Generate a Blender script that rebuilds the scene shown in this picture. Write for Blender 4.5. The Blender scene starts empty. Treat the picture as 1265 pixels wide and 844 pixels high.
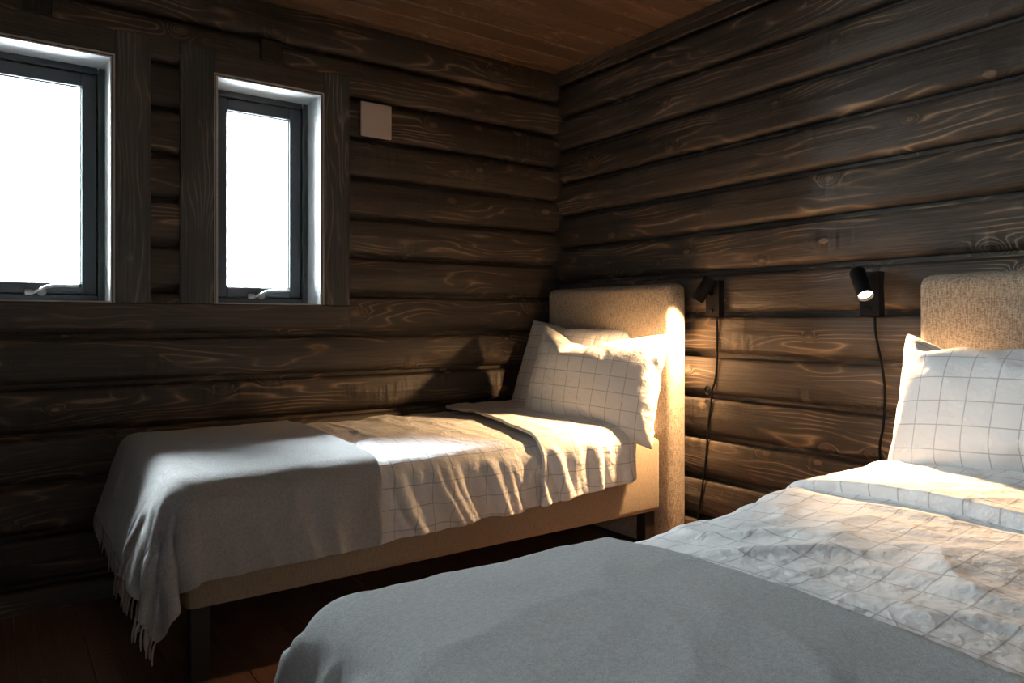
import bpy, bmesh, math, random
import numpy as np
from mathutils import Vector, Matrix, noise
random.seed(7)
C = bpy.context.scene.collection
SC = bpy.context.scene
PI = math.pi

# ---------------------------------------------------------------- materials
class NT:
    """tiny node-graph builder"""
    def __init__(s, name):
        s.m = bpy.data.materials.new(name); s.m.use_nodes = True
        s.t = s.m.node_tree; s.n = s.t.nodes; s.n.clear()
        s.out = s.n.new('ShaderNodeOutputMaterial')
    def node(s, typ, **kw):
        n = s.n.new(typ)
        for k, v in kw.items(): setattr(n, k, v)
        return n
    def put(s, sock, v):
        if isinstance(v, bpy.types.NodeSocket): s.t.links.new(v, sock)
        elif v is not None: sock.default_value = v
    def math(s, op, a, b=None, c=None, clamp=False):
        n = s.node('ShaderNodeMath', operation=op, use_clamp=clamp)
        s.put(n.inputs[0], a); s.put(n.inputs[1], b); s.put(n.inputs[2], c)
        return n.outputs[0]
    def mix(s, f, a, b):
        n = s.node('ShaderNodeMix', data_type='RGBA')
        s.put(n.inputs[0], f)
        s.put(n.inputs[6], a if isinstance(a, bpy.types.NodeSocket) else (*a, 1))
        s.put(n.inputs[7], b if isinstance(b, bpy.types.NodeSocket) else (*b, 1))
        return n.outputs[2]
    def noise(s, vec, scale, detail=3, rough=.5, dims='3D'):
        n = s.node('ShaderNodeTexNoise', noise_dimensions=dims)
        s.put(n.inputs['Vector'], vec); n.inputs['Scale'].default_value = scale
        n.inputs['Detail'].default_value = detail; n.inputs['Roughness'].default_value = rough
        return n.outputs['Fac']
    def comb(s, x, y, z):
        n = s.node('ShaderNodeCombineXYZ')
        for i, v in enumerate((x, y, z)): s.put(n.inputs[i], v)
        return n.outputs[0]
    def ramp(s, f, lo, hi):
        n = s.node('ShaderNodeMapRange', interpolation_type='SMOOTHSTEP'); s.put(n.inputs[0], f)
        n.inputs[1].default_value = lo; n.inputs[2].default_value = hi
        return n.outputs[0]
    def bump(s, h, dist, strength=1.0, normal=None):
        n = s.node('ShaderNodeBump'); s.put(n.inputs['Height'], h)
        n.inputs['Distance'].default_value = dist; n.inputs['Strength'].default_value = strength
        if normal is not None: s.put(n.inputs['Normal'], normal)
        return n.outputs[0]
    def bsdf(s, col, rough=.5, normal=None, **kw):
        n = s.node('ShaderNodeBsdfPrincipled')
        s.put(n.inputs['Base Color'], col if isinstance(col, bpy.types.NodeSocket) else (*col, 1))
        s.put(n.inputs['Roughness'], rough)
        if normal is not None: s.put(n.inputs['Normal'], normal)
        for k, v in kw.items(): s.put(n.inputs[k.replace('_', ' ')], v)
        s.t.links.new(n.outputs[0], s.out.inputs[0])
        return n

def wood(name, along, across, pitch, off, dark, mid, light, line_amt=.8, knots=True, rough=.5, bumpd=.004, spec=.35, per_object=False):
    """stained softwood; 'along' = axis of the grain, 'across' = axis across the board"""
    g = NT(name)
    tc = g.node('ShaderNodeTexCoord')
    sp = g.node('ShaderNodeSeparateXYZ'); g.put(sp.inputs[0], tc.outputs['Object'])
    u = sp.outputs['XYZ'.index(along)]; v = sp.outputs['XYZ'.index(across)]
    w = sp.outputs[3 - 'XYZ'.index(along) - 'XYZ'.index(across)]
    bi = g.math('FLOOR', g.math('DIVIDE', g.math('SUBTRACT', v, off), pitch))
    if per_object:
        oi = g.node('ShaderNodeObjectInfo')
        bi = g.math('ADD', bi, g.math('MULTIPLY', oi.outputs['Random'], 91.0))
    wn = g.node('ShaderNodeTexWhiteNoise', noise_dimensions='1D'); g.put(wn.inputs['W'], bi)
    r1 = wn.outputs['Value']
    wn2 = g.node('ShaderNodeTexWhiteNoise', noise_dimensions='1D'); g.put(wn2.inputs['W'], g.math('ADD', bi, 53.7))
    r2 = wn2.outputs['Value']
    uu = g.math('ADD', u, g.math('MULTIPLY', r1, 61.0))
    vv = g.math('ADD', v, g.math('MULTIPLY', r2, 7.0))
    low = g.noise(g.comb(g.math('MULTIPLY', uu, 1.1), g.math('MULTIPLY', vv, 6.5), r1), 1.0, 2, .45)
    # knots
    vo = g.node('ShaderNodeTexVoronoi', voronoi_dimensions='2D', feature='F1')
    g.put(vo.inputs['Vector'], g.comb(g.math('MULTIPLY', uu, 3.6), g.math('MULTIPLY', vv, 6.4), 0.0))
    vo.inputs['Scale'].default_value = 1.0
    sc = g.node('ShaderNodeSeparateColor'); g.put(sc.inputs[0], vo.outputs['Color'])
    has = g.math('GREATER_THAN', sc.outputs[0], .48 if knots else 2.0)
    size = g.math('ADD', g.math('MULTIPLY', sc.outputs[1], .075), .045)
    d = g.math('DIVIDE', vo.outputs['Distance'], size)
    k = g.math('MULTIPLY', g.math('EXPONENT', g.math('MULTIPLY', g.math('MULTIPLY', d, d), -.42)), has)
    core = g.math('MULTIPLY', g.ramp(d, 1.0, .75), has)
    halo = g.math('MULTIPLY', g.math('EXPONENT', g.math('MULTIPLY', g.math('MULTIPLY', d, d), -.10)), has)
    # rings
    ph = g.math('ADD', g.math('MULTIPLY', v, 30.0), g.math('MULTIPLY', low, 13.0))
    ph = g.math('ADD', ph, g.math('MULTIPLY', k, 5.5))
    fr = g.math('ABSOLUTE', g.math('SUBTRACT', g.math('FRACT', ph), .5))
    ring = g.math('POWER', g.math('MULTIPLY', fr, 2.0), 5.0)
    fine = g.noise(g.comb(g.math('MULTIPLY', uu, 3.0), g.math('MULTIPLY', vv, 260.0), g.math('MULTIPLY', w, 260.0)), 1.0, 3, .6)
    patch = g.noise(g.comb(g.math('MULTIPLY', uu, 2.2), g.math('MULTIPLY', vv, 9.0), 3.3), 1.0, 3, .55)
    lineamt = g.math('MULTIPLY', g.math('MULTIPLY', ring, g.ramp(patch, .44, .66)), line_amt)
    base = g.mix(g.ramp(fine, .3, .75), dark, mid)
    tint = g.math('ADD', g.math('MULTIPLY', r2, .5), .72)
    hsv = g.node('ShaderNodeHueSaturation'); g.put(hsv.inputs['Color'], base); g.put(hsv.inputs['Value'], tint)
    c = g.mix(g.math('MULTIPLY', g.ramp(patch, .35, .8), .45), hsv.outputs[0], mid)
    c = g.mix(g.math('MULTIPLY', halo, .35), c, dark)
    c = g.mix(lineamt, c, light)
    c = g.mix(g.math('MULTIPLY', core, g.math('MULTIPLY', sc.outputs[2], .55)), c, light)
    h = g.math('ADD', g.math('MULTIPLY', ring, .10), g.math('MULTIPLY', fine, .22))
    h = g.math('ADD', h, g.math('MULTIPLY', k, .9))
    # saw/plane ripples across the board beside the knots
    rip = g.noise(g.comb(g.math('MULTIPLY', uu, 9.0), g.math('MULTIPLY', vv, 2.0), 1.7), 1.0, 2, .5)
    h = g.math('ADD', h, g.math('MULTIPLY', rip, .9))
    cr = g.noise(g.comb(g.math('MULTIPLY', uu, 30.0), g.math('MULTIPLY', vv, 3.5), 5.1), 1.0, 1, .5)
    wide = g.math('MULTIPLY', g.math('EXPONENT', g.math('MULTIPLY', g.math('MULTIPLY', d, d), -.035)), has)
    h = g.math('ADD', h, g.math('MULTIPLY', g.math('MULTIPLY', cr, wide), 3.2))
    g.bsdf(c, g.math('ADD', g.math('MULTIPLY', fine, .2), rough - .1), g.bump(h, bumpd), Specular_IOR_Level=spec)
    return g.m

LOGD, LOGM, LOGL = (.027, .0215, .0175), (.072, .0545, .041), (.38, .255, .155)
M = {}
M['log_left'] = wood('stained_log_window_side', 'X', 'Z', .18, .09, LOGD, LOGM, LOGL)
M['log_right'] = wood('stained_log_head_side', 'Y', 'Z', .18, 0.0, LOGD, LOGM, LOGL)
M['log_plain'] = wood('stained_log_other', 'X', 'Z', .18, 0.0, LOGD, LOGM, LOGL)
M['casing_v'] = wood('stained_casing_upright_hazed', 'Z', 'X', 5.0, -2.5, (.036, .036, .036), (.095, .094, .090), (.26, .23, .20), knots=False, per_object=True, bumpd=.002)  # same stain as the level casing, daylight haze tinted into the colour
M['casing_h'] = wood('stained_casing_level', 'X', 'Z', 5.0, -2.5, (.036, .030, .026), (.095, .075, .060), (.26, .17, .11), knots=False, per_object=True, bumpd=.002)
M['reveal'] = wood('pale_reveal_wood', 'X', 'Z', 5.0, -2.5, (.50, .50, .49), (.66, .66, .65), (.72, .72, .72), knots=False, per_object=True, bumpd=.0006, line_amt=.25)
M['ceiling'] = wood('brown_ceiling_board', 'X', 'Y', .14, -.066, (.115, .066, .038), (.21, .12, .07), (.42, .26, .15), rough=.45, bumpd=.0015)
M['floor'] = wood('dark_floor_plank', 'Y', 'X', .19, .04, (.11, .062, .044), (.25, .135, .088), (.34, .19, .12), rough=.4, bumpd=.0012, line_amt=.4)

def weave(name, c1, c2, su, rough=.9, bumpd=.002, mott=.5):
    g = NT(name)
    tc = g.node('ShaderNodeTexCoord'); sp = g.node('ShaderNodeSeparateXYZ'); g.put(sp.inputs[0], tc.outputs['Object'])
    x, y, z = sp.outputs
    hxy = g.math('ADD', x, y)
    warp = g.noise(g.comb(g.math('MULTIPLY', hxy, su), g.math('MULTIPLY', z, su * .12), 0.0), 1.0, 2, .6)
    weft = g.noise(g.comb(g.math('MULTIPLY', hxy, su * .12), g.math('MULTIPLY', z, su), g.math('MULTIPLY', g.math('SUBTRACT', x, y), su * .5)), 1.0, 2, .6)
    f = g.math('ADD', g.math('MULTIPLY', warp, .5), g.math('MULTIPLY', weft, .5))
    gr = g.noise(tc.outputs['Object'], su * 1.3, 2, .7)
    f2 = g.math('ADD', g.math('MULTIPLY', f, 1 - .3 * mott), g.math('MULTIPLY', gr, .3 * mott))
    col = g.mix(g.ramp(f2, .36, .64), c1, c2)
    g.bsdf(col, rough, g.bump(f2, bumpd), Specular_IOR_Level=.15, Sheen_Weight=.1)
    return g.m
M['linen'] = weave('taupe_linen_weave', (.17, .125, .09), (.44, .355, .265), 260, bumpd=.003)
M['base_cloth'] = weave('taupe_base_cloth', (.23, .175, .12), (.32, .25, .175), 300, bumpd=.0012)

def wool(name, col, col2):
    g = NT(name)
    tc = g.node('ShaderNodeTexCoord')
    f = g.noise(tc.outputs['Object'], 420, 3, .7)
    f2 = g.noise(tc.outputs['Object'], 130, 3, .65)
    f3 = g.noise(tc.outputs['Object'], 9, 2, .5)
    a = g.math('ADD', g.math('MULTIPLY', f, .6), g.math('MULTIPLY', f2, .4))
    c = g.mix(g.ramp(a, .35, .68), col, col2)
    h = g.math('ADD', a, g.math('MULTIPLY', f3, .5))
    g.bsdf(c, .95, g.bump(h, .008), Specular_IOR_Level=.05, Sheen_Weight=.35, Sheen_Roughness=.5)
    return g.m
M['wool'] = wool('grey_wool', (.36, .355, .35), (.56, .555, .545))
M['wool_fringe'] = wool('grey_wool_fringe', (.36, .355, .35), (.56, .555, .545))

def checked(name, pitch=.07, line=(.34, .33, .34), wid=.020, crease=.5):
    g = NT(name)
    uv = g.node('ShaderNodeUVMap', uv_map='UVMap')
    tc = g.node('ShaderNodeTexCoord')
    sp = g.node('ShaderNodeSeparateXYZ'); g.put(sp.inputs[0], uv.outputs[0])
    def ln(o):
        fr = g.math('ABSOLUTE', g.math('SUBTRACT', g.math('FRACT', g.math('DIVIDE', o, pitch)), .5))
        return g.ramp(fr, wid * 1.5, wid * .8)
    L = g.math('MAXIMUM', ln(sp.outputs[0]), ln(sp.outputs[1]))
    th = g.noise(uv.outputs[0], 900, 2, .6)
    L = g.math('MULTIPLY', L, g.math('ADD', g.math('MULTIPLY', th, .7), .35), clamp=True)
    col = g.mix(L, (.76, .755, .75), line)
    # soft crumple of washed cotton
    n1 = g.noise(tc.outputs['Object'], 7, 3, .55); n2 = g.noise(tc.outputs['Object'], 23, 3, .6)
    r1 = g.math('SUBTRACT', 1.0, g.math('ABSOLUTE', g.math('MULTIPLY', g.math('SUBTRACT', n1, .5), 4.0)))
    r2 = g.math('SUBTRACT', 1.0, g.math('ABSOLUTE', g.math('MULTIPLY', g.math('SUBTRACT', n2, .5), 4.0)))
    h = g.math('ADD', g.math('MULTIPLY', r1, .8), g.math('MULTIPLY', r2, .35))
    nb = g.bump(h, .012 * crease)
    nb = g.bump(th, .0005, 1.0, nb)
    g.bsdf(col, .85, nb, Specular_IOR_Level=.15, Sheen_Weight=.1)
    return g.m
M['check'] = checked('checked_white_cotton')
M['check_pillow'] = checked('checked_white_pillowcase', .068, crease=.35)
M['check_back'] = checked('checked_grey_underside', .07, line=(.2, .21, .23), wid=.05)

def plain(name, col, rough=.5, metal=0.0, bump=None, **kw):
    g = NT(name); nb = None
    tc = g.node('ShaderNodeTexCoord')
    f = g.noise(tc.outputs['Object'], 60, 3, .6)
    c = g.mix(f, tuple(x * .92 for x in col), tuple(min(1, x * 1.06) for x in col))
    if bump: nb = g.bump(g.noise(tc.outputs['Object'], bump[0], 2, .6), bump[1])
    g.bsdf(c, rough, nb, Metallic=metal, **kw)
    return g.m
M['sheet'] = plain('white_sheet_cotton', (.78, .77, .75), .9, bump=(14, .01))
M['black_metal'] = plain('black_powder_coat', (.007, .007, .008), .55, Specular_IOR_Level=.06)
M['black_plastic'] = plain('black_cord_plastic', (.006, .006, .006), .85, Specular_IOR_Level=.1)
M['black_wood'] = plain('black_leg_lacquer', (.012, .011, .010), .4)
M['frame'] = plain('charcoal_window_paint', (.045, .050, .056), .35)
M['steel'] = plain('brushed_steel', (.62, .62, .62), .28, 1.0)
M['vent'] = plain('white_vent_plastic', (.62, .55, .50), .5)
M['block'] = wood('dark_end_grain', 'Y', 'X', 5, -2.5, (.014, .012, .011), (.030, .026, .023), (.06, .05, .04), knots=False, per_object=True)
M['gasket'] = plain('black_gasket', (.01, .01, .01), .7)
M['chrome'] = plain('lamp_reflector', (.8, .8, .8), .2, 1.0)

def glass_mat():
    g = NT('window_glass')
    fr = g.node('ShaderNodeFresnel'); fr.inputs[0].default_value = 1.45
    a = g.node('ShaderNodeBsdfTransparent'); a.inputs[0].default_value = (.96, .98, .97, 1)
    b = g.node('ShaderNodeBsdfGlossy'); b.inputs['Roughness'].default_value = .02
    m = g.node('ShaderNodeMixShader')
    g.put(m.inputs[0], fr.outputs[0]); g.put(m.inputs[1], a.outputs[0]); g.put(m.inputs[2], b.outputs[0])
    g.t.links.new(m.outputs[0], g.out.inputs[0])
    return g.m
M['glass'] = glass_mat()
def emit_mat(name, col, s):
    g = NT(name); e = g.node('ShaderNodeEmission'); e.inputs[0].default_value = (*col, 1); e.inputs[1].default_value = s
    g.t.links.new(e.outputs[0], g.out.inputs[0]); return g.m
M['bulb'] = emit_mat('warm_bulb', (1, .74, .46), 40)

# ---------------------------------------------------------------- mesh helpers
def link(name, me, mat, parent=None, smooth=False):
    o = bpy.data.objects.new(name, me); C.objects.link(o)
    if mat is not None: me.materials.append(mat)
    if parent is not None:
        o.parent = parent
        o.matrix_parent_inverse = Matrix.Translation(-parent.location)
    if smooth: me.shade_smooth()
    return o
def from_bm(name, bm, mat, parent=None, smooth=False):
    me = bpy.data.meshes.new(name); bm.normal_update(); bm.to_mesh(me); bm.free()
    return link(name, me, mat, parent, smooth)
def add_box(bm, lo, hi, bevel=0.0, seg=2):
    vs = [bm.verts.new((x, y, z)) for x in (lo[0], hi[0]) for y in (lo[1], hi[1]) for z in (lo[2], hi[2])]
    fs = [(0, 1, 3, 2), (4, 6, 7, 5), (0, 4, 5, 1), (2, 3, 7, 6), (0, 2, 6, 4), (1, 5, 7, 3)]
    faces = [bm.faces.new([vs[i] for i in f]) for f in fs]
    if bevel > 0:
        ed = list({e for f in faces for e in f.edges})
        bmesh.ops.bevel(bm, geom=ed, offset=bevel, segments=seg, affect='EDGES', profile=.5)
def box(name, lo, hi, mat, parent=None, bevel=0.0, seg=2, smooth=False):
    bm = bmesh.new(); add_box(bm, lo, hi, bevel, seg)
    return from_bm(name, bm, mat, parent, smooth)
def add_tube(bm, pts, rad, seg=10, caps=True):
    pts = [Vector(p) for p in pts]; n = len(pts)
    rads = rad if isinstance(rad, (list, tuple)) else [rad] * n
    prev = None; rings = []
    for i, p in enumerate(pts):
        t = (pts[min(i + 1, n - 1)] - pts[max(i - 1, 0)]).normalized()
        if prev is None:
            a = Vector((0, 0, 1)) if abs(t.z) < .9 else Vector((1, 0, 0))
            nn = t.cross(a).normalized()
        else:
            nn = (prev - t * prev.dot(t)).normalized()
        prev = nn; b = t.cross(nn)
        rings.append([bm.verts.new(p + (nn * math.cos(k * 2 * PI / seg) + b * math.sin(k * 2 * PI / seg)) * rads[i]) for k in range(seg)])
    for r0, r1 in zip(rings, rings[1:]):
        for k in range(seg):
            bm.faces.new((r0[k], r0[(k + 1) % seg], r1[(k + 1) % seg], r1[k]))
    if caps and seg > 2:
        bm.faces.new(list(reversed(rings[0]))); bm.faces.new(rings[-1])
def tube(name, pts, rad, mat, parent=None, seg=10):
    bm = bmesh.new(); add_tube(bm, pts, rad, seg)
    return from_bm(name, bm, mat, parent, True)
def smooth_path(pts, sub=8):
    pts = [Vector(p) for p in pts]; out = []
    P = [pts[0] * 2 - pts[1]] + pts + [pts[-1] * 2 - pts[-2]]
    for i in range(1, len(P) - 2):
        for k in range(sub):
            t = k / sub; a, b, c, d = P[i - 1], P[i], P[i + 1], P[i + 2]
            out.append(.5 * ((2 * b) + (c - a) * t + (2 * a - 5 * b + 4 * c - d) * t * t + (3 * b - a - 3 * c + d) * t ** 3))
    out.append(pts[-1]); return out
def tag(o, label=None, cat=None, group=None, kind=None):
    for k, v in (('label', label), ('category', cat), ('group', group), ('kind', kind)):
        if v: o[k] = v
    return o
def empty(name, loc, label=None, cat=None, group=None, kind=None):
    o = bpy.data.objects.new(name, None); C.objects.link(o); o.location = loc; o.empty_display_size = .1
    bpy.context.view_layer.update()
    return tag(o, label, cat, group, kind)

# ---------------------------------------------------------------- log walls
B = .18
PROF = [(0, -.048), (.0100, -.048), (.0102, -.030), (.0110, -.0235), (.0150, -.0165), (.0215, -.0085), (.0275, -.0030), (.0320, -.0008), (.055, .0012),
        (.085, .0046), (.092, .0050), (.100, .0038), (.130, .0010), (.152, -.0006), (.1605, -.0030), (.1660, -.0085), (.1690, -.0170), (.1696, -.048), (.18, -.048)]
def log_wall(name, axis, sign, a0, a1, z0, ztop, mat, plane, clips=(), step=.05, seed=0):
    """stack of log boards along 'axis' (0 = x, 1 = y); face at 'plane', room on the 'sign' side of the other axis.
    clips: (a_lo, a_hi, z_lo, z_hi) openings"""
    bm = bmesh.new(); k = 0; z = z0
    while z < ztop - .005:
        cuts = sorted([(c[0], c[1], c[2], c[3]) for c in clips if c[2] < z + B - .012 and c[3] > z + .012])
        runs = []; cur = a0
        for lo, hi, zl, zh in cuts:
            runs.append((cur, lo, -9, 9)); 
            if zl > z + .012: runs.append((lo, hi, -9, zl))
            if zh < z + B - .012: runs.append((lo, hi, zh, 9))
            cur = hi
        runs.append((cur, a1, -9, 9))
        dep = noise.noise(Vector((k * 3.1 + seed, 0, 0))) * .002
        for lo, hi, zl, zh in runs:
            if hi - lo < .004: continue
            n = max(1, int(round((hi - lo) / step))); prev = None
            for i in range(n + 1):
                a = lo + (hi - lo) * i / n; ring = []
                for s, d in PROF:
                    w = noise.noise(Vector((a * 2.6, k * 7.7 + seed, s * 5))) * .0009 + noise.noise(Vector((a * 9, k * 3.3 + seed, s * 9))) * .0007
                    edge = noise.noise(Vector((a * 5.0, k * 5.1 + seed + (3 if s > B / 2 else 0), 4.4))) * .0011 if .0101 < s < .1695 and (s < .03 or s > .15) else 0
                    zz = min(max(z + s + edge, zl), zh, ztop)
                    zz = max(zz, 0.0)
                    dd = (d + w + dep) if d > -.04 else d
                    p = [0, 0, zz]; p[axis] = a; p[1 - axis] = plane + sign * dd
                    ring.append(bm.verts.new(p))
                if prev:
                    for j in range(len(PROF) - 1):
                        q = (prev[j], ring[j], ring[j + 1], prev[j + 1])
                        bm.faces.new(q)
                else:
                    first = ring
                prev = ring
            for ring, rev in ((first, False), (prev, True)):      # end caps back into the wall
                pb = []
                for s in (0, len(PROF) - 1):
                    p = list(ring[s].co); p[1 - axis] = plane - sign * .12; pb.append(bm.verts.new(p))
                f = list(ring) + [pb[1], pb[0]]
                try: bm.faces.new(f if rev else list(reversed(f)))
                except ValueError: pass
        z += B; k += 1
    # backing board, so that no light enters between the logs
    bmesh.ops.recalc_face_normals(bm, faces=bm.faces)
    rects = [(a0, a1, 0.0, ztop)]
    bk0, bk1 = plane - sign * .0475, plane - sign * .13
    def slab(lo, hi, zl, zh):
        l = [0, 0, zl]; h = [0, 0, zh]; l[axis], h[axis] = lo, hi
        l[1 - axis], h[1 - axis] = min(bk0, bk1), max(bk0, bk1)
        if hi > lo and zh > zl: add_box(bm, l, h)
    cur = a0
    for lo, hi, zl, zh in sorted(clips):
        slab(cur, lo, 0, ztop); slab(lo, hi, 0, zl); slab(lo, hi, zh, ztop); cur = hi
    slab(cur, a1, 0, ztop)
    o = from_bm(name, bm, mat, None, True)
    o.data.set_sharp_from_angle(angle=math.radians(50))
    return tag(o, kind='structure')

XL, YN, ZC = -4.1, -4.5, 2.41               # far-left wall, near wall, ceiling
W1, W2, WZ0, WZ1 = (-2.626, -2.180), (-1.803, -1.357), 1.12, 2.055
CL = [(W1[0] - .126, W1[1] + .128, WZ0, 2.150), (W2[0] - .132, W2[1] + .124, WZ0, 2.150)]
wl = log_wall('wall_left', 0, -1, XL, 0.12, -.09, ZC, M['log_left'], 0.0, CL, seed=1)
wr = log_wall('wall_right', 1, -1, YN, 0.12, 0.0, ZC, M['log_right'], 0.0, seed=20)
# walls behind the camera: a window in the wall beyond the foot of the beds
wf = log_wall('wall_front', 0, 1, XL, 0.03, 0.0, ZC, M['log_plain'], YN, [], seed=40)
mb = M['log_right']
W4 = (-4.0, -3.5, 1.1, 1.8)
wb = log_wall('wall_back', 1, 1, YN, 0.03, 0.0, ZC, mb, XL, [W4], seed=60)

bm = bmesh.new()                              # floor: planks running towards the window wall
x = XL - .1
k = 0
while x < .1:
    add_box(bm, (x + .0008, YN - .1, -.03), (x + .19 - .0008, .1, 0.0), .0015, 1); x += .19; k += 1
floor = tag(from_bm('floor', bm, M['floor']), kind='structure')
bm = bmesh.new(); add_box(bm, (XL - .1, YN - .1, -.06), (.13, .13, -.028))
sub = from_bm('subfloor', bm, M['black_wood'], floor)
bm = bmesh.new(); y = .074
while y > YN - .1:
    add_box(bm, (XL - .1, y - .14 + .003, ZC), (.1, y - .003, ZC + .02), .004, 1); y -= .14
add_box(bm, (XL - .13, YN - .13, ZC + .012), (.13, .13, ZC + .06))
ceil = tag(from_bm('ceiling', bm, M['ceiling']), kind='structure')
# stepped cornice along the head wall
bm = bmesh.new()
add_box(bm, (-.030, YN, 2.372), (0.0, .0, 2.409), .004, 2)
add_box(bm, (-.016, YN, 2.338), (0.0, .0, 2.3715), .005, 2)
tag(from_bm('trim_1', bm, M['log_right']), kind='structure')

# ---------------------------------------------------------------- windows in the left wall
def casing(n, lo, hi, mat):
    o = box('trim_%d' % n, (lo[0], -.009, lo[1]), (hi[0], .15, hi[1]), M[mat], None, .003, 1)
    return tag(o, kind='structure')
n = 2
for (x0, x1), wl_, wr_ in ((W1, .132, .134), (W2, .138, .130)):
    casing(n, (x0 - wl_, WZ0), (x0 - .0095, 2.160), 'casing_v'); n += 1
    casing(n, (x1 + .0095, WZ0), (x1 + wr_, 2.160), 'casing_v'); n += 1
    casing(n, (x0 - .0092, WZ1 + .0095), (x1 + .0092, 2.156), 'casing_h'); n += 1
# flat sill board below the two windows
tag(box('trim_%d' % n, (XL + .05, -.006, 1.020), (-1.225, .02, WZ0 - .001), M['casing_h'], None, .004, 1), kind='structure'); n += 1

def window(idx, x0, x1):
    yi, yf, yo = -.006, .160, .235
    w = empty('window_%d' % idx, ((x0 + x1) / 2, .1, WZ0)); tag(w, kind='structure')
    t = .010
    bm = bmesh.new()                          # pale lining boards of the opening
    add_box(bm, (x0, yi, WZ0), (x0 + t * .6, yf, WZ1)); add_box(bm, (x1 - t * .6, yi, WZ0), (x1, yf, WZ1))
    add_box(bm, (x0 + t * .6, yi, WZ1 - t * .6), (x1 - t * .6, yf, WZ1)); add_box(bm, (x0 + t * .6, yi, WZ0), (x1 - t * .6, yf, WZ0 + t * .5))
    for lo, hi in (((x0 - .0095, WZ0), (x0 - .0045, WZ1 + .0095)), ((x1 + .0045, WZ0), (x1 + .0095, WZ1 + .0095)), ((x0 - .0045, WZ1 + .0045), (x1 + .0045, WZ1 + .0095))):  # pale outer strip drawn in for an edge that catches the light
        add_box(bm, (lo[0], -.0095, lo[1]), (hi[0], .02, hi[1]))
    from_bm('lining', bm, M['reveal'], w)
    bm = bmesh.new()
    for lo, hi in (((x0 - .0045, WZ0), (x0, WZ1 + .0045)), ((x1, WZ0), (x1 + .0045, WZ1 + .0045)), ((x0, WZ1), (x1, WZ1 + .0045))):
        add_box(bm, (lo[0], -.001, lo[1]), (hi[0], .05, hi[1]))
    from_bm('shadow_gap', bm, M['gasket'], w)
    bm = bmesh.new()                          # fixed frame
    f = .030
    for lo, hi in (((x0, yf, WZ0), (x0 + f, yo, WZ1)), ((x1 - f, yf, WZ0), (x1, yo, WZ1)),
                   ((x0 + f, yf, WZ1 - f), (x1 - f, yo, WZ1)), ((x0 + f, yf, WZ0), (x1 - f, yo, WZ0 + f))):
        add_box(bm, lo, hi, .003, 1)
    r = f + .014; y1_ = yo - .022               # rebate behind the sash
    for lo, hi in (((x0 + f, y1_, WZ0 + f), (x0 + r, yo, WZ1 - f)), ((x1 - r, y1_, WZ0 + f), (x1 - f, yo, WZ1 - f)), ((x0 + r, y1_, WZ1 - r), (x1 - r, yo, WZ1 - f)), ((x0 + r, y1_, WZ0 + f), (x1 - r, yo, WZ0 + r))):
        add_box(bm, lo, hi)
    from_bm('frame', bm, M['frame'], w)
    bm = bmesh.new(); s = .052; a, b, c, d = x0 + f + .003, x1 - f - .003, WZ0 + f + .003, WZ1 - f - .003; ys = yf + .008; yb_ = yo - .0225
    for lo, hi in (((a, ys, c), (a + s, yb_, d)), ((b - s, ys, c), (b, yb_, d)), ((a + s, ys, d - s), (b - s, yb_, d)), ((a + s, ys, c), (b - s, yb_, c + s * .86))):
        add_box(bm, lo, hi, .004, 2)
    sash = from_bm('sash', bm, M['frame'], w)
    bm = bmesh.new(); add_box(bm, (a + s - .004, ys + .030, c + s * .8), (b - s + .004, ys + .034, d - s + .004))
    from_bm('pane', bm, M['glass'], w)
    bm = bmesh.new(); g = .005                # bright spacer bead round the pane
    A, Bb, Cc, D = a + s, b - s, c + s * .86, d - s
    for lo, hi in (((A, ys + .018, Cc), (A + g, ys + .029, D)), ((Bb - g, ys + .018, Cc), (Bb, ys + .029, D)), ((A + g, ys + .018, D - g), (Bb - g, ys + .029, D)), ((A + g, ys + .018, Cc), (Bb - g, ys + .029, Cc + g))):
        add_box(bm, lo, hi)
    from_bm('glazing_bead', bm, M['steel'], w)
    # steel handle: keeper, rosette, cranked lever
    hx = (x0 + x1) / 2 - .010; hz = 1.160
    h = from_bm('handle', handle_bm(hx, ys, hz), M['steel'], w, True)
    h.data.set_sharp_from_angle(angle=math.radians(40))
    return w
def handle_bm(hx, ys, hz):
    bm = bmesh.new()
    add_box(bm, (hx - .040, ys - .010, hz - .012), (hx - .012, ys, hz + .010), .003, 2)
    add_tube(bm, [(hx + .016, ys, hz), (hx + .016, ys - .016, hz)], .015, 16)
    add_tube(bm, smooth_path([(hx - .016, ys - .018, hz - .004), (hx, ys - .024, hz + .002), (hx + .020, ys - .030, hz + .014), (hx + .042, ys - .032, hz + .022), (hx + .075, ys - .032, hz + .0245), (hx + .135, ys - .032, hz + .025)], 5),
             .0066, 10)
    return bm
window(1, *W1); window(2, *W2)
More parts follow.
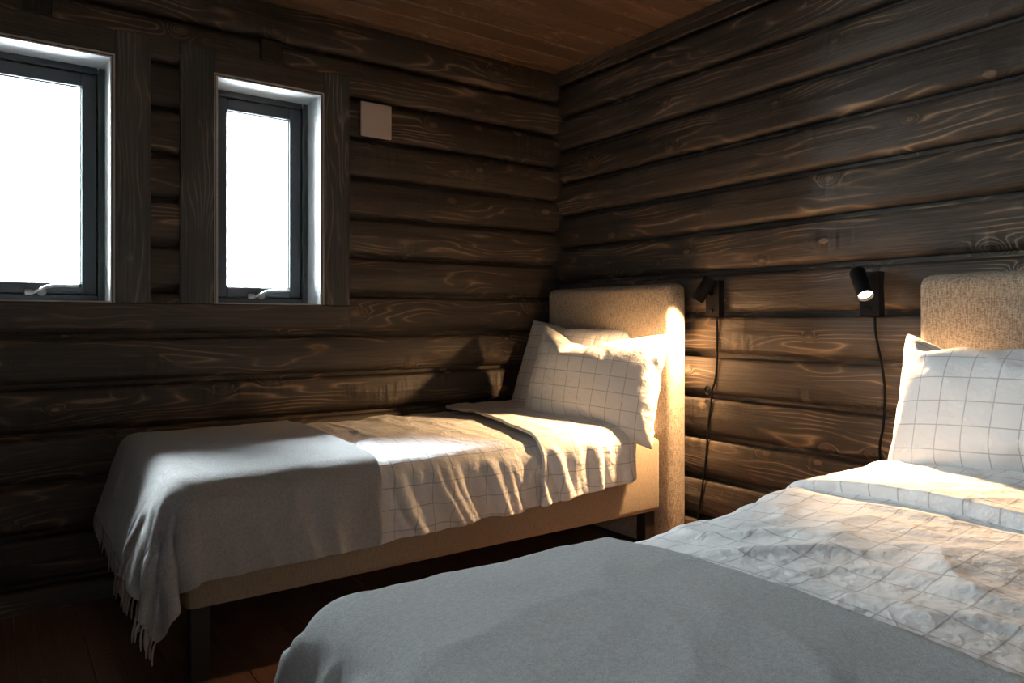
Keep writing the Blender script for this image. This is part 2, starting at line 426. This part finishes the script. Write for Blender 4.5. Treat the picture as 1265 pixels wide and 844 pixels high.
def wide_window(idx, axis, plane, sgn, a0, a1, z0, z1):
    """plain two-light window on a wall behind the camera"""
    loc = [0, 0, z0]; loc[axis] = (a0 + a1) / 2; loc[1 - axis] = plane
    w = tag(empty('window_%d' % idx, loc), kind='structure')
    def bx(bm, lo, hi, zl, zh, d0, d1):
        l = [0, 0, zl]; h = [0, 0, zh]; l[axis], h[axis] = lo, hi
        l[1 - axis], h[1 - axis] = sorted((plane - sgn * d0, plane - sgn * d1)); add_box(bm, l, h, .003, 1)
    bm = bmesh.new(); f = .06; mid = (a0 + a1) / 2
    bx(bm, a0, a0 + f, z0, z1, .0, .13); bx(bm, a1 - f, a1, z0, z1, .0, .13); bx(bm, a0 + f, a1 - f, z1 - f, z1, .0, .13); bx(bm, a0 + f, a1 - f, z0, z0 + f, .0, .13)
    bx(bm, mid - .03, mid + .03, z0 + f, z1 - f, .03, .11)
    from_bm('frame', bm, M['frame'], w)
    bm = bmesh.new(); bx(bm, a0 + f, a1 - f, z0 + f, z1 - f, .065, .071); from_bm('pane', bm, M['glass'], w)
wide_window(3, 1, XL, 1, *W4)

# small things on the window wall
def vent():
    t = empty('vent_cover', (-1.103, -.012, 1.977), 'square white vent cover on the log wall right of the narrow window', 'vent cover')
    bm = bmesh.new(); add_box(bm, (-1.180, -.028, 1.898), (-1.026, -.014, 2.056), .004, 2)
    from_bm('cover_plate', bm, M['vent'], t)
    bm = bmesh.new(); add_box(bm, (-1.172, -.0145, 1.906), (-1.034, .030, 2.048), .002, 1)
    from_bm('collar', bm, M['gasket'], t)
vent()
for (x0, x1), lab in (((-1.626, -1.534), 'small dark square wooden block set above the right window head'), ((-2.461, -2.373), 'small dark square wooden block set above the left window head')):
    bm = bmesh.new(); add_box(bm, (x0, -.016, 2.158), (x1, .02, 2.246), .005, 2)
    tag(from_bm('wooden_block', bm, M['block']), lab, 'wood block', 'dark blocks above the windows')

# ---------------------------------------------------------------- beds
def bed(y_far, y_near, hb_far, hb_near, label, x_foot, x_head=-.155, hb_top=1.215):
    t = empty('box_spring_bed', ((x_foot + x_head) / 2, (y_far + y_near) / 2, 0), label, 'bed', 'single upholstered beds')
    bm = bmesh.new(); add_box(bm, (x_foot, y_near, .215), (x_head, y_far, .535), .022, 4)
    from_bm('bed_base', bm, M['base_cloth'], t, True).data.set_sharp_from_angle(angle=math.radians(60))
    bm = bmesh.new(); add_box(bm, (-.150, hb_near, .04), (-.046, hb_far, hb_top), .034, 6)
    bmesh.ops.subdivide_edges(bm, edges=[e for e in bm.edges if e.calc_length() > .3], cuts=6, use_grid_fill=True)
    from_bm('headboard', bm, M['linen'], t, True).data.set_sharp_from_angle(angle=math.radians(60))
    for lx in (x_foot + .045, x_head - .05):
        for ly in (y_far - .045, y_near + .045):
            bm = bmesh.new(); add_box(bm, (lx - .028, ly - .028, 0.0), (lx + .028, ly + .028, .216), .004, 2)
            from_bm('leg', bm, M['black_wood'], t)
    return t
LY0, LY1 = -.045, -.905
RY0, RY1 = -1.975, -2.865
bed(LY0, LY1, -.085, -.962, 'taupe upholstered single bed against the window wall under the checked duvet', -2.10)
bed(RY0, RY1, -1.992, -2.90, 'taupe upholstered single bed nearest the camera with tall linen headboard', -2.09, hb_top=1.195)
def mattress(y0, y1, x0, x1, label, top=.585):
    bm = bmesh.new(); add_box(bm, (x0, y1, .535), (x1, y0, top), .026, 4)
    o = from_bm('mattress_topper', bm, M['sheet'], None, True)
    o.data.set_sharp_from_angle(angle=math.radians(60))
    return tag(o, label, 'mattress')
mattress(LY0 - .01, LY1 + .012, -2.085, -.165, 'white sheeted mattress topper on the bed under the windows', .580)
mattress(RY0 - .01, RY1 + .012, -2.075, -.165, 'white sheeted mattress topper on the bed nearest the camera', .570)

# ---------------------------------------------------------------- cloth
def grid_mesh(name, nx, ny, fn, uvs=1.0):
    vs = []; uvl = []
    for i in range(nx + 1):
        for j in range(ny + 1):
            p, uv = fn(i / nx, j / ny); vs.append(p); uvl.append(uv)
    fs = [(i * (ny + 1) + j, (i + 1) * (ny + 1) + j, (i + 1) * (ny + 1) + j + 1, i * (ny + 1) + j + 1) for i in range(nx) for j in range(ny)]
    me = bpy.data.meshes.new(name); me.from_pydata(vs, [], fs)
    uv = me.uv_layers.new(name='UVMap')
    for lp in me.loops: uv.data[lp.index].uv = uvl[lp.vertex_index]
    return me
def crf(y, y1, y0):
    return max(0, 1 - ((y - (y0 + y1) / 2) / ((y1 - y0) / 2)) ** 2)
RISE = 0.0
def rise(x): return RISE * sstep(-1.55, -.75, x)
def collider_box(lo, hi, bev, crown=0.0):
    bm = bmesh.new(); add_box(bm, lo, hi, bev, 5)
    bmesh.ops.subdivide_edges(bm, edges=[e for e in bm.edges if e.calc_length() > .2], cuts=12, use_grid_fill=True)
    cx, cy = (lo[0] + hi[0]) / 2, (lo[1] + hi[1]) / 2
    for v in bm.verts:
        if v.co.z > hi[2] - bev - .001:
            f = max(0, 1 - ((v.co.y - cy) / ((hi[1] - lo[1]) / 2)) ** 2)
            v.co.z += crown * f + rise(v.co.x)
    bmesh.ops.triangulate(bm, faces=bm.faces)
    me = bpy.data.meshes.new('c'); bm.to_mesh(me); bm.free()
    o = bpy.data.objects.new('c', me); C.objects.link(o)
    return o
def collide(o, outer=.006, fric=20):
    m = o.modifiers.new('col', 'COLLISION'); o.collision.thickness_outer = outer; o.collision.thickness_inner = .05
    o.collision.cloth_friction = fric; o.collision.damping = .5
    return m
def sim(o, frames, pins=None, mass=.3, tension=15, bend=.5, shrink=0.0, pressure=None, gravity=1.0, self_col=False, air=1.0, quality=7, dist=.006):
    m = o.modifiers.new('cloth', 'CLOTH'); s = m.settings
    s.quality = quality; s.mass = mass; s.tension_stiffness = tension; s.compression_stiffness = tension; s.shear_stiffness = tension * .35
    s.bending_stiffness = bend; s.air_damping = air; s.shrink_min = shrink; s.tension_damping = 15; s.compression_damping = 15
    s.effector_weights.gravity = gravity
    if pins:
        vg = o.vertex_groups.new(name='pin'); vg.add(pins, 1.0, 'REPLACE'); s.vertex_group_mass = 'pin'
    if pressure is not None:
        s.use_pressure = True; s.uniform_pressure_force = pressure
    m.collision_settings.use_collision = gravity > 0
    m.collision_settings.distance_min = dist; m.collision_settings.collision_quality = 4
    m.collision_settings.use_self_collision = self_col; m.collision_settings.self_distance_min = .006
    m.point_cache.frame_start = 1; m.point_cache.frame_end = frames + 2
    SC.frame_start = 1; SC.frame_end = frames + 2
    for f in range(1, frames + 1): SC.frame_set(f)
    dg = bpy.context.evaluated_depsgraph_get()
    ev = o.evaluated_get(dg); me = bpy.data.meshes.new_from_object(ev, preserve_all_data_layers=True, depsgraph=dg)
    o.modifiers.clear(); old = o.data; o.data = me; SC.frame_set(1)
    return o
def finish(o, thick, mat, sub=1, disp=None, offset=-1.0):
    me = o.data; me.materials.clear(); me.materials.append(mat); me.shade_smooth()
    if disp is not None:
        su = o.modifiers.new('smooth', 'SUBSURF'); su.levels = 1
        dg = bpy.context.evaluated_depsgraph_get()
        me = bpy.data.meshes.new_from_object(o.evaluated_get(dg), preserve_all_data_layers=True, depsgraph=dg)
        o.modifiers.clear(); o.data = me; sub = max(1, sub - 1)
        nr = [v.normal.copy() for v in me.vertices]
        sg = 1 if sum(n.z for n in nr) > 0 else -1
        for v, n in zip(me.vertices, nr): v.co += n * (sg * disp(v.co, n * sg))
    so = o.modifiers.new('thickness', 'SOLIDIFY'); so.thickness = thick; so.offset = offset; so.use_even_offset = False
    su = o.modifiers.new('smooth', 'SUBSURF'); su.levels = sub; su.render_levels = sub
    dg = bpy.context.evaluated_depsgraph_get()
    ev = o.evaluated_get(dg); new = bpy.data.meshes.new_from_object(ev, preserve_all_data_layers=True, depsgraph=dg)
    o.modifiers.clear(); o.data = new; new.shade_smooth()
    return o
def sstep(a, b, x):
    t = min(1, max(0, (x - a) / (b - a))); return t * t * (3 - 2 * t)
def ridge(x, y, z, p=2.0):
    return max(0.0, 1 - abs(noise.noise(Vector((x, y, z)))) * 2.4) ** p
def folds(seed, side, top, zedge=.60, drop=.22, mask=None, lean=.35, freq=9.0, turn=0.0):
    """soft hanging folds on the sides, crumples on the top"""
    def f(c, n):
        m = mask(c) if mask else 1.0
        if m <= 0: return 0.0
        s = min(1.0, max(0.0, (zedge - c.z) / drop)); hang = sstep(.55, .25, abs(n.z))
        h = 0.0
        if hang > 0:
            s = min(1.0, s + .12)
            a = c.x + turn * c.y + lean * (c.z - zedge) + noise.noise(Vector((c.x * 3, c.z * 4, seed))) * .05
            h += side * (s ** .6) * hang * (ridge(a * freq * .5, c.z * 1.2, seed) * .65 + ridge(a * freq, c.z * 2.0, seed + 9, 1.5) * .4 - .25)
        q = noise.noise_vector(Vector((c.x * 3.2, c.y * 3.2, seed + 4))) * .10
        x, y = c.x + q.x, c.y + q.y
        h += top * (1 - hang * .6) * (ridge(x * 4.2, y * 3.1, seed + 1) * .7 + ridge(x * 8.5 + y * 2, y * 6.5, seed + 2) * .38 + noise.noise(Vector((x * 4, y * 4, seed))) * .6 - .35)
        return h * m
    return f
def wr(a, b, c, s): return noise.noise(Vector((a, b, c))) * s

def make_duvet(lab, x0, x1, ya, drop_a, yb, drop_b, hemfn, top, seed, frames=60, shrink=-.03, crown=.02, res=.02):
    """ya = far side, yb = near side; drop = overhang on each side (0 = ends on the bed)"""
    col = collider_box((-2.12 if ya > -1 else -2.105, yb + .012, .25), (-.16, ya - .012 if drop_a else ya + .3, top), .045, crown); collide(col)
    L = x1 - x0; nx = int(L / res)
    W = (ya + drop_a) - (yb - drop_b); ny = int(W / res)
    def fn(u, v):
        x = x0 + L * u
        h = hemfn(u)
        y = (ya + drop_a) - (W + h) * v
        z = top + crown * crf(y, ya if drop_a else ya + .3, yb) + rise(x) + .016 + wr(x * 5, y * 5, seed, .012) + wr(x * 13, y * 13, seed + 5, .006)
        return (x, y, z), (x + .013, y)
    me = grid_mesh('duvet', nx, ny, fn); o = bpy.data.objects.new('duvet', me); C.objects.link(o)
    pins = None
    if not drop_a: pins = [i * (ny + 1) for i in range(nx + 1)]
    sim(o, frames, pins, mass=.35, tension=12, bend=.35, shrink=shrink, self_col=False)
    bpy.data.objects.remove(col)
    return o, (nx, ny)
def box_of(o):
    c = np.array([v.co[:] for v in o.data.vertices]); return c.min(0).round(3), c.max(0).round(3)

# --- left bed: duvet, folded-back band, throw
dl, _ = make_duvet('', -2.135, -.40, -.035, 0.0, -.925, .225, lambda u: -.085 * u - .07 * (1 - sstep(.08, .30, u)) + .004 * math.sin(u * 40), .558, 3, crown=.028)
def make_band(src, x0a, x0b, x1a, x1b, ya, da, yb, db, ztop, seed, frames=45, hem=0.0, shrink=-.02, res=.018, wig=.012, crown=.03, ctop=.580):
    col = collider_box((-2.2, yb + .012, .3), (-.16, ya - .012 if da else ya + .3, ctop), .055, crown); collide(col, .008, 30)
    W = (ya + da) - (yb - db); ny = int(W / res); nx = int((x1a - x0a) / res)
    def fn(u, v):
        xa = x0a + (x0b - x0a) * v + wig * math.sin(v * 9 + seed); xb = x1a + (x1b - x1a) * v
        x = xa + (xb - xa) * u
        y = (ya + da) - (W + hem * u) * v
        z = ctop + crown * crf(y, ya if da else ya + .3, yb) + rise(x) + .02 + wr(x * 6, y * 6, seed, .008) + wr(x * 14, y * 14, seed + 2, .006)
        return (x, y, z), (x + .031, y + .017)
    me = grid_mesh('band', nx, ny, fn); o = bpy.data.objects.new('band', me); C.objects.link(o)
    pins = None
    if not da: pins = [i * (ny + 1) for i in range(nx + 1)]
    sim(o, frames, pins, mass=.3, tension=12, bend=.3, shrink=shrink, dist=.012)
    bpy.data.objects.remove(col)
    return o
bl = make_band(dl, -.74, -.875, -.32, -.375, -.05, 0.0, -.945, .20, .635, 11, hem=-.035)
def make_throw(src, x1, x0, ya, da, yb, db, base_lo, base_hi, ztop, seed, frames=70, res=.018, skew=0.0, crown=.022, flare=0.0):
    col = collider_box(base_lo, base_hi, .055, crown)
    for v in col.data.vertices:
        if v.co.x < -2: v.co.x -= flare * max(0, .56 - max(v.co.z, .3))
    collide(col, .008, 40)
    W = (ya + da) - (yb - db); ny = int(W / res); nx = int((x1 - x0) / res)
    def fn(u, v):
        x = x1 + (x0 - x1) * u + skew * (v - .5); y = (ya + da) - W * v
        z = base_hi[2] + crown * crf(y, base_hi[1], base_lo[1]) + rise(x) + .014 + wr(x * 5, y * 5, seed, .003)
        return (x, y, z), (x, y)
    me = grid_mesh('throw', nx, ny, fn); o = bpy.data.objects.new('throw', me); C.objects.link(o)
    pins = [j for j in range(ny + 1) if (ya + da) - W * j / ny > yb + .12 and (ya + da) - W * j / ny < ya - (.12 if da else 0)]
    sim(o, frames, pins, mass=.5, tension=20, bend=1.2, self_col=True, dist=.012)
    bpy.data.objects.remove(col)
    edge = [o.data.vertices[nx * (ny + 1) + j].co.copy() for j in range(ny + 1)]
    inner = [o.data.vertices[(nx - 2) * (ny + 1) + j].co.copy() for j in range(ny + 1)]
    return o, edge, inner
tl, edge_l, inner_l = make_throw(dl, -1.515, -2.435, -.030, 0.0, -.935, .275, (-2.15, -.940, .1), (-.3, .2, .583), .645, 4, crown=.030, flare=.32)

def add_fringe(parent, edge, inner, seed, length=.075):
    rnd = random.Random(seed); bm = bmesh.new()
    E = smooth_path(edge, 4); I = smooth_path(inner, 4)
    acc = 0; last = E[0]; nxt = 0.0
    for i, p in enumerate(E):
        acc += (p - last).length; last = p
        if acc < nxt: continue
        nxt = acc + .0105
        d = (p - I[i]).normalized()
        pts = []; L = length * rnd.uniform(.8, 1.1); q = p - d * .004
        sw = Vector((rnd.uniform(-1, 1), rnd.uniform(-1, 1), 0)) * .22
        for k in range(6):
            pts.append(q.copy())
            t = (k + 1) / 6
            dirn = (d * (1 - t) * .7 + Vector((0, 0, -1)) * (.4 + t) + sw * t).normalized()
            q = q + dirn * L / 6
        add_tube(bm, pts, [.0026, .0030, .0028, .0030, .0026, .0014], 5)
    return from_bm('fringe', bm, M['wool_fringe'], parent, True)

finish(dl, .010, M['check'], 2, folds(2, .060, .010, freq=14, lean=.6, mask=lambda c: sstep(-1.50, -1.40, c.x) * sstep(-.72, -.84, c.x)))
finish(bl, .014, M['check'], 2, folds(12, .055, .008, freq=14, lean=.3)); finish(tl, .006, M['wool'], 2, folds(6, .034, .003, zedge=.58, drop=.25, freq=7, lean=.15, turn=-1, mask=lambda c: sstep(.015, .11, min((c - e).length for e in edge_l))))
for o, nm in ((dl, 'duvet'), (tl, 'throw_blanket')): o.name = nm; o.data.name = nm
bl.name = 'folded_top'; bl.data.name = 'folded_top'; bl.parent = dl
tag(dl, 'white checked duvet hanging over the side of the bed under the windows', 'duvet', 'checked duvets')
tag(tl, 'grey fringed wool throw on the foot of the bed under the windows', 'blanket', 'grey wool throws')
add_fringe(tl, edge_l, inner_l, 5)

# --- right bed
RISE = .038
dr, _ = make_duvet('', -2.12, -.42, -1.99, .20, -2.88, .20, lambda u: 0.0, .556, 23, shrink=-.025, crown=.028)
br_ = make_band(dr, -.86, -.86, -.36, -.36, -1.985, .10, -2.89, .12, .672, 31, frames=45, shrink=-.015, wig=.01, crown=.034, ctop=.578)
tr, edge_r, inner_r = make_throw(dr, -1.51, -2.45, -1.985, .27, -2.885, .27, (-2.135, -2.895, .1), (-.3, -1.98, .580), .672, 9, crown=.031, flare=.12)
finish(dr, .010, M['check'], 2, folds(32, .020, .016, mask=lambda c: sstep(-1.49, -1.36, c.x) * sstep(-.80, -.92, c.x)))
finish(br_, .038, M['check'], 2, folds(42, .012, .009), offset=1.0); finish(tr, .006, M['wool'], 2, folds(16, .060, .006, zedge=.60, drop=.25, freq=10, lean=.1, turn=1))
dr.name = 'duvet'; tr.name = 'throw_blanket'; br_.name = 'folded_top'; br_.parent = dr
tag(dr, 'white checked duvet spread over the bed nearest the camera', 'duvet', 'checked duvets')
tag(tr, 'thick grey wool throw across the foot of the bed nearest the camera', 'blanket', 'grey wool throws')
add_fringe(tr, edge_r, inner_r, 6)

# ---------------------------------------------------------------- pillows
def pillow(name, w, h, press, seed, shrink=0.0):
    nx, ny = 34, 26; bm = bmesh.new(); uvd = {}
    def P(i, j): return (-w / 2 + w * i / nx, -h / 2 + h * j / ny)
    top = {}; bot = {}
    for i in range(nx + 1):
        for j in range(ny + 1):
            x, y = P(i, j); edge = i in (0, nx) or j in (0, ny)
            e = min(i, nx - i, j, ny - j)
            dz = .004 + .004 * min(e, 3) + wr(x * 11, y * 11, seed, .004)
            v = bm.verts.new((x, y, 0 if edge else dz)); top[i, j] = v
            bot[i, j] = v if edge else bm.verts.new((x, y, -dz))
    uvl = bm.loops.layers.uv.new('UVMap')
    for i in range(nx):
        for j in range(ny):
            for d, order in ((top, ((i, j), (i + 1, j), (i + 1, j + 1), (i, j + 1))), (bot, ((i, j), (i, j + 1), (i + 1, j + 1), (i + 1, j)))):
                f = bm.faces.new([d[o] for o in order])
                for lp, o_ in zip(f.loops, order): lp[uvl].uv = (P(*o_)[0] + .02, P(*o_)[1] + .01)
    me = bpy.data.meshes.new(name); bm.to_mesh(me); bm.free()
    o = bpy.data.objects.new(name, me); C.objects.link(o)
    sim(o, 40, None, mass=.25, tension=25, bend=.15, pressure=press, gravity=0.0, air=6.0)
    # flange: flat hem around the seam
    m = o.modifiers.new('s', 'SUBSURF'); m.levels = 2
    dg = bpy.context.evaluated_depsgraph_get(); new = bpy.data.meshes.new_from_object(o.evaluated_get(dg), preserve_all_data_layers=True, depsgraph=dg)
    o.modifiers.clear(); o.data = new; new.materials.clear(); new.materials.append(M['check_pillow']); new.shade_smooth()
    return o
def place(o, u, v, c):
    """u = along the pillow, v = upward edge, c = centre"""
    u = Vector(u).normalized(); n_ = u.cross(Vector(v)).normalized(); v = n_.cross(u).normalized()
    o.matrix_world = Matrix(((u.x, v.x, n_.x, c[0]), (u.y, v.y, n_.y, c[1]), (u.z, v.z, n_.z, c[2]), (0, 0, 0, 1)))
p1 = pillow('pillow', .72, .52, 1.2, 1)
p2 = pillow('pillow', .74, .52, 2.6, 7)
p3 = pillow('pillow', .78, .53, 2.2, 14)
place(p1, (.10, -.66, -.03), (.14, 0, .40), (-.240, -.390, .80))
place(p2, (.17, -.60, -.03), (.13, -.05, .38), (-.380, -.705, .772))
place(p3, (.02, -.70, .0), (.13, 0, .36), (-.335, -2.375, .775))
tag(p1, 'checked pillow behind the other one on the window side of its bed', 'pillow', 'checked pillows')
tag(p2, 'checked pillow in front, brightly lit, leaning at the far headboard', 'pillow', 'checked pillows')
tag(p3, 'large checked pillow on the bed nearest the camera', 'pillow', 'checked pillows')

# ---------------------------------------------------------------- wall lamps
def wall_lamp(y, tip, end, cord, label, power, spot_deg):
    t = empty('wall_lamp', (0, y, 1.145), label, 'wall lamp', 'black reading lamps')
    zc = 1.145
    bm = bmesh.new(); add_box(bm, (-.036, y - .036, zc - .078), (.003, y + .036, zc + .078), .003, 2)
    from_bm('wall_plate', bm, M['black_metal'], t)
    bm = bmesh.new(); add_tube(bm, [(-.034, y + .004, zc - .050), (-.040, y + .004, zc - .050)], .010, 20); add_box(bm, (-.046, y - .006, zc - .052), (-.039, y + .014, zc - .047), .001, 1)
    from_bm('switch_knob', bm, M['black_metal'], t)
    T, E = Vector(tip), Vector(end); d = (E - T).normalized(); L = (E - T).length; R = .0265
    mid = T + d * L * .42
    side = Vector((-.036, y + .006, zc + .022))
    bm = bmesh.new(); add_tube(bm, [side + Vector((.004, 0, 0)), side + Vector((-.014, 0, 0)), mid], [.009, .009, .007], 14)
    from_bm('swivel_arm', bm, M['black_metal'], t, True)
    bm = bmesh.new()                          # open can with wall thickness
    a = Vector((0, 0, 1)); n1 = d.cross(a).normalized(); n2 = d.cross(n1); S = 40
    prof = [(0, 0), (R - .004, 0), (R - .001, .0012), (R, .004), (R, L - .001), (R - .0006, L), (R - .0022, L), (R - .0024, L - .010), (.018, L - .020), (0, L - .020)]
    rings = []
    for r, h in prof:
        c = T + d * h
        rings.append([bm.verts.new(c + (n1 * math.cos(k * 2 * PI / S) + n2 * math.sin(k * 2 * PI / S)) * r) for k in range(S)] if r > 0 else [bm.verts.new(c)])
    for r0, r1 in zip(rings, rings[1:]):
        for k in range(S):
            q = [r0[k % len(r0)], r0[(k + 1) % len(r0)], r1[(k + 1) % len(r1)], r1[k % len(r1)]]
            q = list(dict.fromkeys(q)); bm.faces.new(q)
    bmesh.ops.recalc_face_normals(bm, faces=bm.faces)
    hd = from_bm('lamp_head', bm, M['black_metal'], t, True); hd.data.set_sharp_from_angle(angle=math.radians(35))
    bm = bmesh.new(); c0 = T + d * (L - .0195)
    rr = []
    for r, h in ((.0225, .0), (.0225, .006), (.018, .009), (.009, .011), (0, .0115)):
        c = c0 + d * h
        rr.append([bm.verts.new(c + (n1 * math.cos(k * 2 * PI / S) + n2 * math.sin(k * 2 * PI / S)) * r) for k in range(S)] if r > 0 else [bm.verts.new(c)])
    for r0, r1 in zip(rr, rr[1:]):
        for k in range(S):
            q = [r0[k % len(r0)], r0[(k + 1) % len(r0)], r1[(k + 1) % len(r1)], r1[k % len(r1)]]
            bm.faces.new(list(dict.fromkeys(q)))
    bmesh.ops.recalc_face_normals(bm, faces=bm.faces)
    from_bm('bulb', bm, M['bulb'], hd, True)
    bm = bmesh.new(); add_tube(bm, smooth_path(cord, 10), 0.0043, 8); from_bm('cord', bm, M['black_plastic'], t, True)
    li = bpy.data.lights.new('lamp_light', 'SPOT'); li.energy = power; li.color = (1, .60, .29); li.spot_size = math.radians(spot_deg); li.spot_blend = 1.0; li.shadow_soft_size = .022
    lo = bpy.data.objects.new('lamp_light', li); C.objects.link(lo); lo.location = E + d * .002
    lo.rotation_euler = d.to_track_quat('-Z', 'Y').to_euler()
    lo.parent = t; lo.matrix_parent_inverse = Matrix.Translation(-t.location)
wall_lamp(-1.088, (-.105, -1.137, 1.2275), (-.135, -1.090, 1.137),
          [(-.012, -1.094, 1.07), (-.010, -1.094, .97), (-.010, -1.092, .86), (-.012, -1.080, .78), (-.013, -1.050, .728), (-.012, -1.030, .744), (-.018, -1.046, .766), (-.021, -1.068, .750), (-.013, -1.064, .70), (-.010, -1.045, .60), (-.010, -1.035, .47), (-.012, -1.012, .30), (-.012, -.99, .16), (-.012, -1.0, .02)],
          'black wall lamp beside the left headboard, turned away from the camera', 245, 108)
wall_lamp(-1.775, (-.073, -1.752, 1.222), (-.130, -1.815, 1.134),
          [(-.012, -1.783, 1.07), (-.010, -1.786, 1.0), (-.010, -1.806, .90), (-.010, -1.818, .80), (-.011, -1.812, .68), (-.011, -1.800, .60), (-.011, -1.81, .45), (-.011, -1.80, .2), (-.011, -1.79, .02)],
          'lit black wall lamp beside the near headboard, bulb showing', 250, 66)

# ---------------------------------------------------------------- light, camera
w = bpy.data.worlds.new('sky'); SC.world = w; w.use_nodes = True
bg = w.node_tree.nodes['Background']; bg.inputs[0].default_value = (.82, .92, 1.0, 1); bg.inputs[1].default_value = 86.0
sun = bpy.data.lights.new('hazy_sun', 'SUN'); sun.energy = 420.0; sun.angle = math.radians(58); sun.color = (.86, .94, 1.0)
so_ = bpy.data.objects.new('hazy_sun', sun); C.objects.link(so_); so_.location = (-3, 3, 5)
so_.rotation_euler = Vector((.18, -.50, -1.0)).to_track_quat('-Z', 'Y').to_euler()
def portal(loc, rot, sx, sy):
    li = bpy.data.lights.new('portal', 'AREA'); li.shape = 'RECTANGLE'; li.size = sx; li.size_y = sy; li.cycles.is_portal = True
    o = bpy.data.objects.new('window_portal', li); C.objects.link(o); o.location = loc; o.rotation_euler = rot
for x0, x1 in (W1, W2): portal(((x0 + x1) / 2, .245, (WZ0 + WZ1) / 2), (-PI / 2, 0, 0), .446, .935)
portal((XL - .14, (W4[0] + W4[1]) / 2, (W4[2] + W4[3]) / 2), (PI / 2, 0, -PI / 2), W4[1] - W4[0], W4[3] - W4[2])

F, YAW, HY = 900.0, math.radians(35.35), 396.6
cam = bpy.data.cameras.new('camera'); co = bpy.data.objects.new('camera', cam); C.objects.link(co)
cam.sensor_fit = 'HORIZONTAL'; cam.sensor_width = 36; cam.lens = F / 1265 * 36
cam.shift_y = -(422 - HY) / 1265; cam.clip_start = .02
co.location = (-2.5415, -3.1379, 1.0496); co.rotation_euler = (PI / 2, 0, -YAW)
SC.camera = co
SC.view_settings.view_transform = 'Standard'; SC.view_settings.look = 'None'
SC.view_settings.gamma = 1.0; SC.view_settings.use_curve_mapping = False; SC.view_settings.exposure = 0.0
SC.cycles.max_bounces = 8; SC.cycles.diffuse_bounces = 5; SC.cycles.sample_clamp_indirect = 8
